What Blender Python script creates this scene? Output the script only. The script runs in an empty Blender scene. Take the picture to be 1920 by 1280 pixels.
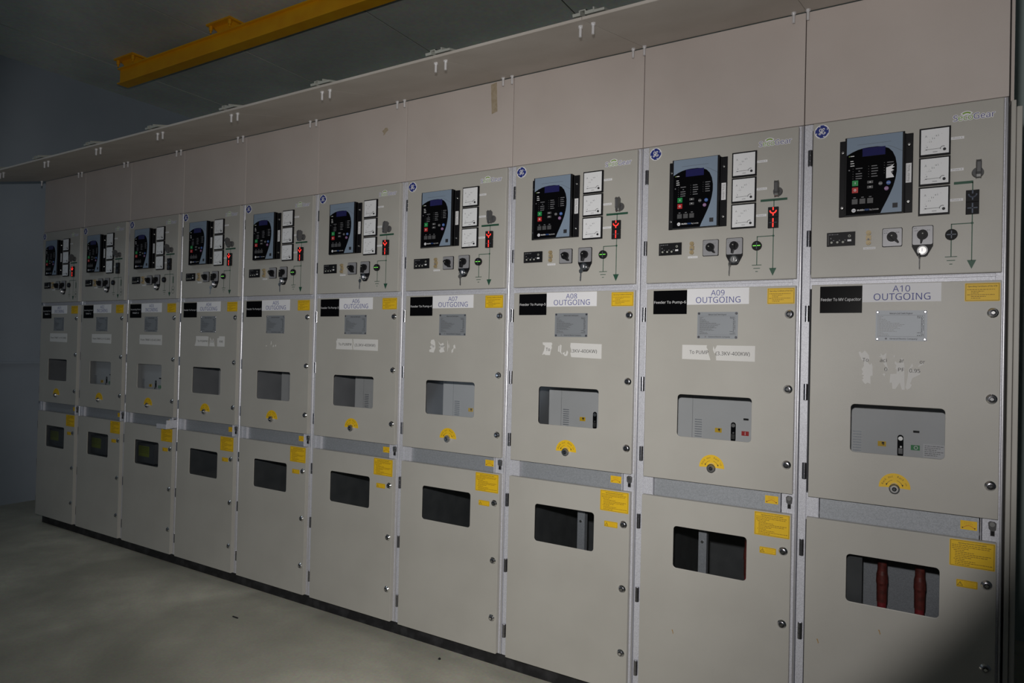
import bpy, math, random
from mathutils import Vector, Matrix
from math import sin, cos, pi, radians
random.seed(7)
S = bpy.context.scene
COL = S.collection

# ------------------------------------------------------------------ camera
CAM = Vector((6.2229, -2.7287, 1.5466))
yaw, pitch, roll = 0.5443, 0.0101, 0.0231
fwd = Vector((-sin(yaw)*cos(pitch), cos(yaw)*cos(pitch), sin(pitch)))
r0 = fwd.cross(Vector((0, 0, 1))).normalized(); u0 = r0.cross(fwd)
rr = cos(roll)*r0 + sin(roll)*u0; uu = -sin(roll)*r0 + cos(roll)*u0
cd = bpy.data.cameras.new('camera'); cam = bpy.data.objects.new('camera', cd); COL.objects.link(cam)
M = Matrix((rr, uu, -fwd)).transposed().to_4x4(); M.translation = CAM
cam.matrix_world = M
cd.sensor_width = 36; cd.lens = 1250.0/1920*36; cd.clip_start = 0.05; cd.clip_end = 60
S.camera = cam

# ------------------------------------------------------------------ world, lights, exposure
w = bpy.data.worlds.new('world'); S.world = w; w.use_nodes = True
w.node_tree.nodes['Background'].inputs[0].default_value = (0.55, 0.72, 1.0, 1)
w.node_tree.nodes['Background'].inputs[1].default_value = 0.01
S.view_settings.view_transform = 'Standard'; S.view_settings.look = 'None'
S.view_settings.gamma = 1.0; S.view_settings.use_curve_mapping = False
S.view_settings.exposure = 0.0

def lamp(kind, name, loc, aim, power, color, **kw):
    d = bpy.data.lights.new(name, kind); o = bpy.data.objects.new(name, d); COL.objects.link(o)
    o.location = loc; o.rotation_euler = (Vector(aim) - Vector(loc)).to_track_quat('-Z', 'Y').to_euler()
    d.energy = power; d.color = color
    for k, v in kw.items(): setattr(d, k, v)
    return o
def aim_px(U, V): return fwd + rr*((U-960)/1250.0) - uu*((V-640)/1250.0)
# the camera's flash, just above the lens, a cone with a soft edge
fl = CAM + uu*0.16 + fwd*0.02 - rr*0.03
lamp('SPOT', 'flash', fl, fl + aim_px(1005, 560), 104, (1.0, 0.965, 0.93),
     spot_size=radians(85), spot_blend=0.18, shadow_soft_size=0.02)
# the flash tube's beam is strongest left of the frame's centre
lamp('SPOT', 'flash_beam', fl, fl + aim_px(790, 860), 150, (1.0, 0.975, 0.92),
     spot_size=radians(79), spot_blend=1.0, shadow_soft_size=0.02)
# unseen area lights added as fill, one for the floor, one for the ceiling
lamp('AREA', 'floor_fill', (1.6, -2.3, 3.98), (1.6, -2.2, 0.0), 6, (0.80, 0.92, 1.0), shape='RECTANGLE', size=3.0, size_y=0.3)
lamp('AREA', 'ceiling_fill', (1.2, -5.4, 1.3), (1.2, -2.6, 4.1), 9, (0.70, 0.84, 1.0), shape='RECTANGLE', size=1.8, size_y=2.2)

# ------------------------------------------------------------------ materials
MAT = {}
def _m(name):
    m = bpy.data.materials.new(name); m.use_nodes = True
    nt = m.node_tree; return m, nt, nt.nodes['Principled BSDF']
def flat(name, col, rough=0.5, metal=0.0, emit=None, es=1.0, coat=0.0, spec=0.5):
    m, nt, b = _m(name); b.inputs['Specular IOR Level'].default_value = spec
    b.inputs['Base Color'].default_value = (*col, 1); b.inputs['Roughness'].default_value = rough
    b.inputs['Metallic'].default_value = metal; b.inputs['Coat Weight'].default_value = coat
    if emit:
        b.inputs['Emission Color'].default_value = (*emit, 1); b.inputs['Emission Strength'].default_value = es
    MAT[name] = m; return m
def noisy(name, c1, c2, scale=20, rough=0.5, metal=0.0, bump=0.0, bscale=300, detail=4, lo=0.35, hi=0.65, spec=0.5, stretch=None, vor=False, bdist=0.001):
    m, nt, b = _m(name); N = nt.nodes; L = nt.links
    tc = N.new('ShaderNodeTexCoord'); src = tc.outputs['Object']
    if stretch:
        mp = N.new('ShaderNodeMapping'); mp.inputs['Scale'].default_value = stretch
        L.new(src, mp.inputs[0]); src = mp.outputs[0]
    if vor:
        t = N.new('ShaderNodeTexVoronoi'); t.inputs['Scale'].default_value = scale
        bw = N.new('ShaderNodeRGBToBW'); L.new(src, t.inputs['Vector']); L.new(t.outputs['Color'], bw.inputs[0]); out = bw.outputs[0]
    else:
        t = N.new('ShaderNodeTexNoise'); t.inputs['Scale'].default_value = scale; t.inputs['Detail'].default_value = detail
        L.new(src, t.inputs['Vector']); out = t.outputs[0]
    cr = N.new('ShaderNodeValToRGB'); cr.color_ramp.elements[0].position = lo; cr.color_ramp.elements[1].position = hi
    cr.color_ramp.elements[0].color = (*c1, 1); cr.color_ramp.elements[1].color = (*c2, 1)
    L.new(out, cr.inputs[0]); L.new(cr.outputs[0], b.inputs['Base Color'])
    b.inputs['Roughness'].default_value = rough; b.inputs['Metallic'].default_value = metal
    b.inputs['Specular IOR Level'].default_value = spec
    if bump:
        n2 = N.new('ShaderNodeTexNoise'); n2.inputs['Scale'].default_value = bscale; n2.inputs['Detail'].default_value = 2
        bp = N.new('ShaderNodeBump'); bp.inputs['Strength'].default_value = bump; bp.inputs['Distance'].default_value = bdist
        L.new(tc.outputs['Object'], n2.inputs['Vector']); L.new(n2.outputs[0], bp.inputs['Height']); L.new(bp.outputs[0], b.inputs['Normal'])
    MAT[name] = m; return m
noisy('door_paint', (.46, .445, .412), (.50, .485, .45), 3, .42, 0, .25, 650)
noisy('panel_paint', (.53, .47, .44), (.58, .52, .49), 2.2, .5, 0, .2, 420)
noisy('hood_paint', (.50, .455, .41), (.57, .525, .48), 3, .6, 0, .2, 420)
noisy('zinc', (.55, .555, .61), (.72, .73, .80), 420, .48, .2, .1, 200, vor=True, lo=.2, hi=.8)
noisy('zinc_dull', (.33, .35, .38), (.41, .43, .47), 300, .5, .35, vor=True, lo=.2, hi=.8)
noisy('interior_dark', (.060, .064, .070), (.085, .09, .096), 12, .6)  # galvanised sheet with its shade put into the colour; also the dark grey box
noisy('interior_light', (.22, .225, .24), (.29, .295, .31), 5, .5)
noisy('interior_grey', (.20, .205, .215), (.27, .275, .285), 8, .55)
noisy('breaker_grey', (.62, .635, .65), (.68, .69, .71), 3, .45)
noisy('plinth_black', (.012, .012, .014), (.05, .05, .055), 14, .6, lo=.45, hi=.8)
flat('bead_zinc', (.80, .80, .85), .38, .85); flat('bolt_zinc', (.82, .82, .85), .3, .35); flat('chrome', (.78, .78, .80), .16, 1.0); flat('steel', (.5, .5, .5), .3, 1.0)
flat('hinge_steel', (.30, .30, .33), .28, 1.0); flat('brass', (.42, .33, .19), .45, .2)
flat('black', (.010, .010, .012), .45, spec=.2); flat('black_matt', (.014, .014, .016), .6, spec=.2); flat('black_gloss', (.004, .004, .005), .3, spec=.04)
flat('grey_plastic', (.085, .085, .09), .4); flat('key_grey', (.10, .10, .105), .4)
flat('white_paper', (.88, .88, .92), .7); flat('cream_paper', (.76, .75, .74), .7); flat('white_enamel', (.86, .87, .90), .45)
flat('switch_plate', (.36, .36, .385), .4, .2); flat('ink', (.02, .02, .025), .6); flat('ink_blue', (.09, .10, .33), .6); flat('ink_brown', (.20, .11, .01), .6)
flat('ink_grey', (.22, .22, .24), .6); flat('yellow', (.86, .54, .012), .5); flat('yellow_deep', (.62, .36, .02), .5)
flat('mimic_green', (.018, .085, .05), .5); flat('green', (.02, .30, .08), .4); flat('red', (.52, .03, .03), .4)
flat('relay_blue', (.25, .32, .42), .3); flat('lcd', (.022, .022, .11), .2); flat('btn_blue', (.05, .13, .42), .4); flat('btn_violet', (.27, .13, .30), .4)
flat('logo_blue', (.025, .04, .24), .4); flat('logo_violet', (.10, .09, .27), .5); flat('logo_green', (.22, .38, .05), .5)
flat('plate_alu', (.30, .32, .35), .5, .25); flat('label_white', (.85, .85, .88), .6)
flat('red_lit', (.4, .02, .02), .4, emit=(1.0, .03, .02), es=2.0); flat('green_lit', (.1, .4, .05), .4, emit=(.25, 1.0, .12), es=.75)
flat('lens_dark', (.10, .12, .17), .3); flat('sticker_lime', (.20, .24, .02), .5)
noisy('cable_red', (.10, .018, .014), (.20, .035, .028), 60, .5); flat('cable_tail', (.30, .02, .03), .5)
noisy('beam_yellow', (.92, .42, .004), (.98, .50, .006), 6, .45)
noisy('residue', (.36, .29, .20), (.43, .36, .27), 60, .7); flat('rust', (.40, .24, .07), .7)
noisy('cream_plastic', (.36, .37, .34), (.42, .43, .39), 9, .5)

def glass():
    m = bpy.data.materials.new('window_glass'); m.use_nodes = True; nt = m.node_tree; N = nt.nodes; L = nt.links
    for n in list(N): N.remove(n)
    o = N.new('ShaderNodeOutputMaterial'); mx = N.new('ShaderNodeMixShader'); t = N.new('ShaderNodeBsdfTransparent')
    g = N.new('ShaderNodeBsdfGlossy'); lw = N.new('ShaderNodeLayerWeight'); lw.inputs[0].default_value = .5
    pw = N.new('ShaderNodeMath'); pw.operation = 'POWER'; pw.inputs[1].default_value = 4.5; f = N.new('ShaderNodeMath'); f.operation = 'MULTIPLY_ADD'; f.inputs[1].default_value = .8; f.inputs[2].default_value = .035
    L.new(lw.outputs['Facing'], pw.inputs[0]); L.new(pw.outputs[0], f.inputs[0])
    t.inputs[0].default_value = (.91, .915, .92, 1); g.inputs['Roughness'].default_value = .08
    L.new(f.outputs[0], mx.inputs[0]); L.new(t.outputs[0], mx.inputs[1]); L.new(g.outputs[0], mx.inputs[2]); L.new(mx.outputs[0], o.inputs[0])
    MAT['glass'] = m
glass()

def concrete(name, c1, c2, c3, scale, joints=False):
    m, nt, b = _m(name); N = nt.nodes; L = nt.links
    tc = N.new('ShaderNodeTexCoord')
    a = N.new('ShaderNodeTexNoise'); a.inputs['Scale'].default_value = scale; a.inputs['Detail'].default_value = 7; a.inputs['Roughness'].default_value = .6
    d = N.new('ShaderNodeTexNoise'); d.inputs['Scale'].default_value = scale*.22; d.inputs['Detail'].default_value = 5; d.inputs['Distortion'].default_value = .6
    f = N.new('ShaderNodeTexNoise'); f.inputs['Scale'].default_value = scale*18; f.inputs['Detail'].default_value = 3
    for t in (a, d, f): L.new(tc.outputs['Object'], t.inputs['Vector'])
    cr = N.new('ShaderNodeValToRGB'); cr.color_ramp.elements[0].position = .32; cr.color_ramp.elements[1].position = .68
    cr.color_ramp.elements[0].color = (*c1, 1); cr.color_ramp.elements[1].color = (*c2, 1)
    L.new(a.outputs[0], cr.inputs[0])
    c2r = N.new('ShaderNodeValToRGB'); c2r.color_ramp.elements[0].position = .42; c2r.color_ramp.elements[1].position = .66
    mx = N.new('ShaderNodeMix'); mx.data_type = 'RGBA'
    L.new(d.outputs[0], c2r.inputs[0]); ml = N.new('ShaderNodeMath'); ml.operation = 'MULTIPLY'; ml.inputs[1].default_value = .75
    L.new(c2r.outputs[0], ml.inputs[0]); L.new(ml.outputs[0], mx.inputs[0]); L.new(cr.outputs[0], mx.inputs[6]); mx.inputs[7].default_value = (*c3, 1)
    mf = N.new('ShaderNodeMix'); mf.data_type = 'RGBA'; mf.blend_type = 'MULTIPLY'; mf.inputs[0].default_value = .32
    L.new(mx.outputs[2], mf.inputs[6]); L.new(f.outputs['Color'], mf.inputs[7]); out = mf.outputs[2]
    L.new(out, b.inputs['Base Color']); b.inputs['Roughness'].default_value = .75
    bp = N.new('ShaderNodeBump'); bp.inputs['Strength'].default_value = .3; bp.inputs['Distance'].default_value = .01
    L.new(a.outputs[0], bp.inputs['Height']); L.new(bp.outputs[0], b.inputs['Normal'])
    MAT[name] = m
concrete('floor_concrete', (.64, .62, .53), (.86, .83, .71), (.42, .41, .35), 4.2)
concrete('ceiling_concrete', (.74, .78, .71), (.90, .92, .84), (.48, .51, .46), 1.6)
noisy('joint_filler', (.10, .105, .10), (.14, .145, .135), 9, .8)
noisy('wall_blue', (.36, .41, .48), (.40, .45, .52), 1.3, .6)
noisy('wall_back_paint', (.50, .60, .59), (.56, .66, .65), 1.3, .6)

# ------------------------------------------------------------------ mesh builder
_txt = {}
import os
try:                                                     # the sans serif that ships with Blender; its built-in face otherwise
    FONT = bpy.data.fonts.load(os.path.join(bpy.utils.system_resource('DATAFILES'), 'fonts', 'NotoSansHebrew-Regular.woff2'))
except Exception:
    FONT = None
def text_mesh(s, off=0.0, shear=0.0):
    k = (s, off, shear)
    if k not in _txt:
        c = bpy.data.curves.new('t', 'FONT'); c.body = s; c.size = 20.0; c.shear = shear; c.resolution_u = 3
        if FONT: c.font = FONT
        o = bpy.data.objects.new('t', c); COL.objects.link(o)
        dg = bpy.context.evaluated_depsgraph_get(); me = bpy.data.meshes.new_from_object(o.evaluated_get(dg))
        vs = [(v.co.x/20, v.co.y/20) for v in me.vertices]; fs = [tuple(p.vertices) for p in me.polygons]
        bpy.data.objects.remove(o); bpy.data.curves.remove(c); bpy.data.meshes.remove(me)
        xs = [v[0] for v in vs] or [0]; ys = [v[1] for v in vs] or [0]
        _txt[k] = (vs, fs, min(xs), max(xs), min(ys), max(ys))
    return _txt[k]
def rrect(x0, x1, z0, z1, r, n=5):
    p = []
    for cx, cz, a in ((x1-r, z1-r, 0), (x0+r, z1-r, 90), (x0+r, z0+r, 180), (x1-r, z0+r, 270)):
        for i in range(n+1):
            t = radians(a + 90*i/n); p.append((cx+r*cos(t), cz+r*sin(t)))
    return p
class MB:
    def __init__(s): s.v = []; s.f = []; s.mi = []; s.m = []
    def add(s, vs, fs, mat):
        if mat not in s.m: s.m.append(mat)
        b = len(s.v); s.v += vs; s.f += [tuple(i+b for i in f) for f in fs]; s.mi += [s.m.index(mat)]*len(fs)
    def box(s, x0, x1, y0, y1, z0, z1, mat):
        vs = [(x, y, z) for z in (z0, z1) for y in (y0, y1) for x in (x0, x1)]
        s.add(vs, [(0, 2, 3, 1), (4, 5, 7, 6), (0, 1, 5, 4), (2, 6, 7, 3), (0, 4, 6, 2), (1, 3, 7, 5)], mat); return s
    def poly(s, pts, y, mat):
        a = sum(pts[i][0]*pts[(i+1) % len(pts)][1]-pts[(i+1) % len(pts)][0]*pts[i][1] for i in range(len(pts)))
        if a < 0: pts = pts[::-1]
        s.add([(x, y, z) for x, z in pts], [tuple(range(len(pts)))], mat); return s
    def rect(s, x0, x1, z0, z1, y, mat): return s.poly([(x0, z0), (x1, z0), (x1, z1), (x0, z1)], y, mat)
    def prism(s, pts, y0, y1, mat):
        a = sum(pts[i][0]*pts[(i+1) % len(pts)][1]-pts[(i+1) % len(pts)][0]*pts[i][1] for i in range(len(pts)))
        if a < 0: pts = pts[::-1]
        n = len(pts); vs = [(x, y0, z) for x, z in pts] + [(x, y1, z) for x, z in pts]
        s.add(vs, [tuple(range(n)), tuple(range(2*n-1, n-1, -1))] + [(i, i+n, (i+1) % n+n, (i+1) % n) for i in range(n)], mat); return s
    def cyl(s, cx, cz, r, y0, y1, mat, n=20, r1=None):      # axis along y, y0 the near end
        r1 = r if r1 is None else r1
        vs = [(cx+r*cos(2*pi*i/n), y0, cz+r*sin(2*pi*i/n)) for i in range(n)] + [(cx+r1*cos(2*pi*i/n), y1, cz+r1*sin(2*pi*i/n)) for i in range(n)]
        s.add(vs, [tuple(range(n)), tuple(range(2*n-1, n-1, -1))] + [(i, i+n, (i+1) % n+n, (i+1) % n) for i in range(n)], mat); return s
    def vcyl(s, cx, cy, r, z0, z1, mat, n=14, r1=None):
        r1 = r if r1 is None else r1
        vs = [(cx+r*cos(2*pi*i/n), cy+r*sin(2*pi*i/n), z0) for i in range(n)] + [(cx+r1*cos(2*pi*i/n), cy+r1*sin(2*pi*i/n), z1) for i in range(n)]
        s.add(vs, [tuple(range(n-1, -1, -1)), tuple(range(n, 2*n))] + [(i, (i+1) % n, (i+1) % n+n, i+n) for i in range(n)], mat); return s
    def ring(s, cx, cz, r0_, r1_, y, mat, a0=0, a1=360, n=28):
        vs = []; 
        for i in range(n+1):
            t = radians(a0+(a1-a0)*i/n); vs += [(cx+r0_*cos(t), y, cz+r0_*sin(t)), (cx+r1_*cos(t), y, cz+r1_*sin(t))]
        s.add(vs, [(2*i, 2*i+1, 2*i+3, 2*i+2) for i in range(n)], mat); return s
    def stroke(s, pts, wd, y, mat):
        for (xa, za), (xb, zb) in zip(pts, pts[1:]):
            d = math.hypot(xb-xa, zb-za) or 1e-9; nx, nz = -(zb-za)/d*wd/2, (xb-xa)/d*wd/2; ex, ez = (xb-xa)/d*wd*.3, (zb-za)/d*wd*.3
            s.poly([(xa+nx-ex, za+nz-ez), (xa-nx-ex, za-nz-ez), (xb-nx+ex, zb-nz+ez), (xb+nx+ex, zb+nz+ez)], y, mat)
        return s
    def text(s, t, x, z, h, y, mat, align='C', width=None, off=0.0, shear=0.0, rot=0.0):
        """t set with capital height about h, baseline z; align about x; width squeezes it to fit."""
        vs, fs, a, b, c, d = text_mesh(t, off, shear); sc = h/text_mesh('H')[5]; sx = sc
        if width: sx = width/((b-a) or 1)
        ox = {'L': -a*sx, 'C': -(a+b)/2*sx, 'R': -b*sx}[align]; ca, sa = cos(rot), sin(rot)
        out = []
        for px, pz in vs:
            X, Z = px*sx+ox, pz*sc; out.append((x+X*ca-Z*sa, y, z+X*sa+Z*ca))
        s.add(out, fs, mat)
        if off:                                          # heavier strokes
            o_ = off*sc
            g = .7*o_
            for i_, (dx, dz) in enumerate(((o_, 0), (-o_, 0), (0, o_), (0, -o_), (g, g), (-g, g), (g, -g), (-g, -g)) if off > .02 else ((o_, 0), (-o_, 0))):
                s.add([(a_+dx, y-.00002*(i_+1), c_+dz) for a_, b_, c_ in out], fs, mat)
        return s
    def dashes(s, x0, x1, z, h, y, mat, rnd, wmin=.004, wmax=.012):
        x = x0
        while x < x1-.002:
            ww = min(rnd.uniform(wmin, wmax), x1-x); s.rect(x, x+ww, z, z+h, y, mat); x += ww+h*.9
        return s
    def holed(s, x0, x1, z0, z1, hx0, hx1, hz0, hz1, r, y0, y1, mat, n=5):
        inn = rrect(hx0, hx1, hz0, hz1, r, n); k = n+1; N = len(inn)
        cor = [(x1, z1), (x0, z1), (x0, z0), (x1, z0)]
        vs = []
        for y in (y0, y1):
            vs += [(x, y, z) for x, z in inn] + [(x, y, z) for x, z in cor]
        H = N+4; fs = []
        for side in (0, 1):
            b = side*H
            for c in range(4):
                st = c*k
                for i in range(n): fs.append((b+st+i, b+N+c, b+st+i+1)) 
                c2 = (c+1) % 4
                fs.append((b+st+n, b+N+c, b+N+c2, b+(c2*k) % N))
        ff = []
        for i, f in enumerate(fs):
            front = i < len(fs)//2; ff.append(f if not front else f)
        for i in range(N): ff.append((i, (i+1) % N, (i+1) % N+H, i+H))
        for c in range(4): ff.append((N+c, N+(c+1) % 4, N+(c+1) % 4+H, N+c+H))
        s.add(vs, ff, mat); return s
    def mesh(s, name, fix=True):
        me = bpy.data.meshes.new(name); me.from_pydata(s.v, [], s.f)
        for m in s.m: me.materials.append(MAT[m])
        me.polygons.foreach_set('material_index', s.mi)
        me.update(); return me
def recalc(me):
    import bmesh
    bm = bmesh.new(); bm.from_mesh(me); bmesh.ops.recalc_face_normals(bm, faces=bm.faces); bm.to_mesh(me); bm.free()
_cache = {}
def part(name, parent, key, builder, loc=(0, 0, 0), bevel=0, smooth=False, label=None, rec=False, kind=None):
    """one mesh object; the same key shares the mesh data of the first one built"""
    if key not in _cache:
        mb = MB(); builder(mb); me = mb.mesh(name)
        if rec: recalc(me)
        if smooth:
            me.polygons.foreach_set('use_smooth', [True]*len(me.polygons))
            me.set_sharp_from_angle(angle=radians(35))
        _cache[key] = me
    o = bpy.data.objects.new(name, _cache[key]); COL.objects.link(o)
    if parent: o.parent = parent
    o.location = loc
    if bevel:
        md = o.modifiers.new('bevel', 'BEVEL'); md.width = bevel; md.segments = 2; md.limit_method = 'ANGLE'; md.angle_limit = radians(50)
    if label: o['label'] = label
    if kind: o['kind'] = kind
    return o
def thing(name, label, cat, loc=(0, 0, 0), group=None):
    o = bpy.data.objects.new(name, None); COL.objects.link(o); o.location = loc
    o['label'] = label; o['category'] = cat
    if group: o['group'] = group
    return o
def struct(name, mb):
    me = mb.mesh(name); o = bpy.data.objects.new(name, me); COL.objects.link(o); o['kind'] = 'structure'; return o

# ------------------------------------------------------------------ room
XL, XR, YB, YF, ZC = -0.92, 8.6, 1.90, -6.0, 4.10
struct('floor', MB().box(XL-.2, XR+.2, YF-.2, YB+.2, -.12, 0, 'floor_concrete'))
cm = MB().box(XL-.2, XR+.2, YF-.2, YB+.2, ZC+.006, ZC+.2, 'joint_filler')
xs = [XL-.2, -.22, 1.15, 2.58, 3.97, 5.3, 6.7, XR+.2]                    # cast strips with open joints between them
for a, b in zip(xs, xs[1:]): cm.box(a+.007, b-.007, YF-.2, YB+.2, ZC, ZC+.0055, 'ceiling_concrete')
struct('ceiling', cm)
struct('wall_left', MB().box(XL-.2, XL, YF-.2, YB+.2, 0, ZC, 'wall_blue'))
struct('wall_back', MB().box(XL, XR, YB, YB+.2, 0, ZC, 'wall_back_paint'))
struct('wall_right', MB().box(XR, XR+.2, YF-.2, YB+.2, 0, ZC, 'wall_blue'))
struct('wall_front', MB().box(XL, XR, YF-.2, YF, 0, ZC, 'wall_blue'))
struct('trim_1', MB().box(XL, XL+.035, YF, YB, 1.298, 1.318, 'wall_blue'))

# ------------------------------------------------------------------ runway beam under the ceiling
bm_ = thing('hoist_beam', 'yellow steel hoist beam bolted under the concrete ceiling', 'beam', (0, 0, 3.88))
def _beam(m):
    m.box(-.07, 5.2, .575, .675, 0, .010, 'beam_yellow'); m.box(-.07, 5.2, .575, .675, .135, .145, 'beam_yellow'); m.box(-.07, 5.2, .600, .612, .010, .135, 'beam_yellow')
    m.box(-.07, 5.2, .5755, .600, .004, .0095, 'beam_yellow')
part('i_section', bm_, 'beam', _beam)
def _brk(m):
    m.box(-.15, .15, -.085, .085, .205, .2195, 'beam_yellow')
    m.add([(-.06, -.03, .145), (.06, -.03, .145), (.12, -.03, .205), (-.12, -.03, .205), (-.06, .03, .145), (.06, .03, .145), (.12, .03, .205), (-.12, .03, .205)],
          [(0, 1, 2, 3), (7, 6, 5, 4), (0, 4, 5, 1), (1, 5, 6, 2), (2, 6, 7, 3), (3, 7, 4, 0)], 'beam_yellow')
def _bolt(m): m.vcyl(0, 0, .014, .17, .205, 'beam_yellow', 6); m.vcyl(0, 0, .007, .15, .17, 'beam_yellow', 8)
for bx in (.08, 1.44, 2.80, 4.16):
    b = part('ceiling_bracket', bm_, 'brk', _brk, (bx, .625, 0))
    for sx in (-.12, .12):
        for sy in (-.06,): part('anchor_bolt', b, 'abolt', _bolt, (sx, sy, 0))

# ------------------------------------------------------------------ cubicles
X = [-0.020, 0.625, 1.270, 1.918, 2.571, 3.227, 3.889, 4.552, 5.209, 5.850, 6.478]
W = .65; DF = -.025                                    # nominal width; plane of the doors' faces
INFO = {
 1: ('INCOMING', ('Incoming From', 'TRMF-1'), 'From TRMF-1 (11/3.3KV)'),
 2: ('INCOMING', ('Incoming From', 'TRMF-2'), 'From TRMF-2 (11/3.3KV)'),
 3: ('INCOMING', ('Incoming From', 'TRMF-3'), 'From TRMF-3 (0.4/3.3KV)'),
 4: ('OUTGOING', ('Feeder To Pump-1',), None), 5: ('OUTGOING', ('Feeder To Pump-2',), None),
 6: ('OUTGOING', ('Feeder To Pump-3',), None), 7: ('OUTGOING', ('Feeder To Pump-4',), None),
 8: ('OUTGOING', ('Feeder To Pump-5',), None), 9: ('OUTGOING', ('Feeder To Pump-6',), None),
 10: ('OUTGOING', ('Feeder To MV Capacitor',), None)}
LBL = {
 1: 'grey switchgear cubicle marked A01 INCOMING at the far end beside the blue wall',
 2: 'grey switchgear cubicle marked A02 INCOMING, between A01 and A03',
 3: 'grey switchgear cubicle marked A03 INCOMING, a steel flap sticking out at its middle band',
 4: 'grey switchgear cubicle marked A04 OUTGOING with three torn strips of paper',
 5: 'grey switchgear cubicle marked A05 OUTGOING, its paper label nearly all scraped off',
 6: 'grey switchgear cubicle marked A06 OUTGOING with one nearly whole paper label',
 7: 'grey switchgear cubicle marked A07 OUTGOING with tape residue on its top panel',
 8: 'grey switchgear cubicle marked A08 OUTGOING, feeder to pump 5',
 9: 'grey switchgear cubicle marked A09 OUTGOING with red flag behind its breaker window',
 10: 'nearest grey switchgear cubicle, marked A10 OUTGOING, feeder to MV capacitor'}
LIT = {1, 4, 5, 6, 7, 8, 9}; EARTH = {4, 5, 6, 7, 8, 9}

def f_frame(m):
    for a, b in ((.0015, .030), (.618, .6485)):
        m.box(a, b, 0, .03, .085, 2.418, 'zinc')
        m.box(a, b, .03, .05, .085, 2.418, 'zinc_dull')
    m.vcyl(.6440, .0010, .0042, .086, 2.417, 'bead_zinc', 16)
    m.box(.0285, .621, .003, .03, 2.395, 2.418, 'zinc'); m.box(.03, .62, -.003, .0, 1.823, 1.831, 'zinc')
    m.box(.03, .62, .003, .03, 1.795, 1.85, 'zinc'); m.box(.03, .62, .004, .03, .085, .12, 'zinc')
    m.box(.03, .074, .002, .03, .93, 1.03, 'zinc'); m.box(.592, .62, .002, .03, .93, 1.03, 'zinc')
    m.box(.0735, .0765, -.006, .012, .93, 1.03, 'zinc'); m.box(.5865, .589, -.006, .012, .93, 1.03, 'zinc')
def f_shutter(m): m.box(.0785, .584, .010, .025, .925, 1.035, 'zinc_dull')
def f_body(m):                                            # the sheet steel carcass and what divides it
    D = 1.45
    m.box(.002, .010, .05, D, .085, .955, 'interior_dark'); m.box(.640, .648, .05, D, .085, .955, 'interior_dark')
    m.box(.002, .010, .05, D, .955, 2.85, 'interior_light'); m.box(.640, .648, .05, D, .955, 2.85, 'interior_light')
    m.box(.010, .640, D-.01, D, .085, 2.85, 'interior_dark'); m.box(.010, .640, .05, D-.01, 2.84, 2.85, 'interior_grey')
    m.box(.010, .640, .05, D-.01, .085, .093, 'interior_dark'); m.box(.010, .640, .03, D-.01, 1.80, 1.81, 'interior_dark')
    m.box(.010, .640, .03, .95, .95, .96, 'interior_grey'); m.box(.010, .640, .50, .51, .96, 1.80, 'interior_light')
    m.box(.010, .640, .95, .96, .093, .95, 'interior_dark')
def f_panel(m): m.box(.0015, .6485, -.004, .03, 2.420, 2.849, 'panel_paint')
def f_idoor(m): m.box(.035, .634, DF, -.001, 1.834, 2.412, 'door_paint')
def returns(m, x0, x1, z0, z1):                        # the folded edges of a sheet steel door
    y0 = DF+.0042; t = .003
    m.box(x0, x0+t, y0, -.001, z0, z1, 'door_paint'); m.box(x1-t, x1, y0, -.001, z0, z1, 'door_paint'); m.box(x0+t, x1-t, y0, -.001, z0, z0+t, 'door_paint'); m.box(x0+t, x1-t, y0, -.001, z1-t, z1, 'door_paint')
def f_mdoor(m): m.holed(.040, .634, 1.021, 1.808, .182, .479, 1.202, 1.374, .014, DF, DF+.004, 'door_paint'); returns(m, .040, .634, 1.021, 1.808)
def f_ldoor(m): m.holed(.036, .632, .090, .944, .176, .470, .663, .833, .014, DF, DF+.004, 'door_paint'); returns(m, .036, .632, .090, .944)
def f_pane_m(m): m.box(.170, .491, DF+.0046, DF+.0076, 1.190, 1.386, 'glass')
def f_pane_l(m): m.box(.164, .482, DF+.0046, DF+.0076, .651, .845, 'glass')
def f_plinth(m): m.box(0, .65, .045, 1.44, 0, .084, 'plinth_black'); m.box(0, .65, .03, .06, .078, .085, 'plinth_black')
def f_hinge(m):
    for i, (a, b) in enumerate(((-.030, -.011), (-.010, .010), (.011, .030))): m.vcyl(0, -.010, .0082, a, b, 'hinge_steel')
    m.vcyl(0, -.011, .0045, -.031, .031, 'chrome'); m.box(-.006, .004, -.011, .0, -.028, .028, 'hinge_steel')
def f_lock(m):
    m.cyl(0, 0, .0115, -.0055, 0, 'chrome', 24, .0168); m.cyl(0, 0, .0100, -.0062, -.0055, 'hinge_steel', 20, .0112)
    m.cyl(0, 0, .0072, -.0068, -.0062, 'black', 16); m.prism([(-.0055, -.002), (0, -.0055), (.0055, -.002), (.0055, .002), (0, .0055), (-.0055, .002)], -.0105, -.0068, 'chrome')
def f_canopy(m):
    # the hood over the row leans down to the front: 0.63 m out, 0.15 m down
    a = (-.002, 2.853); b = (-.630, 2.701); t = .006
    for x0, x1 in ((.001, .649),):
        vs = [(x0, a[0], a[1]), (x1, a[0], a[1]), (x1, b[0], b[1]), (x0, b[0], b[1])]
        m.add(vs + [(x, y, z+t) for x, y, z in vs], [(0, 3, 2, 1), (4, 5, 6, 7), (0, 1, 5, 4), (1, 2, 6, 5), (2, 3, 7, 6), (3, 0, 4, 7)], 'hood_paint')
    m.box(.001, .649, -.633, -.628, 2.699, 2.709, 'hood_paint')
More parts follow.
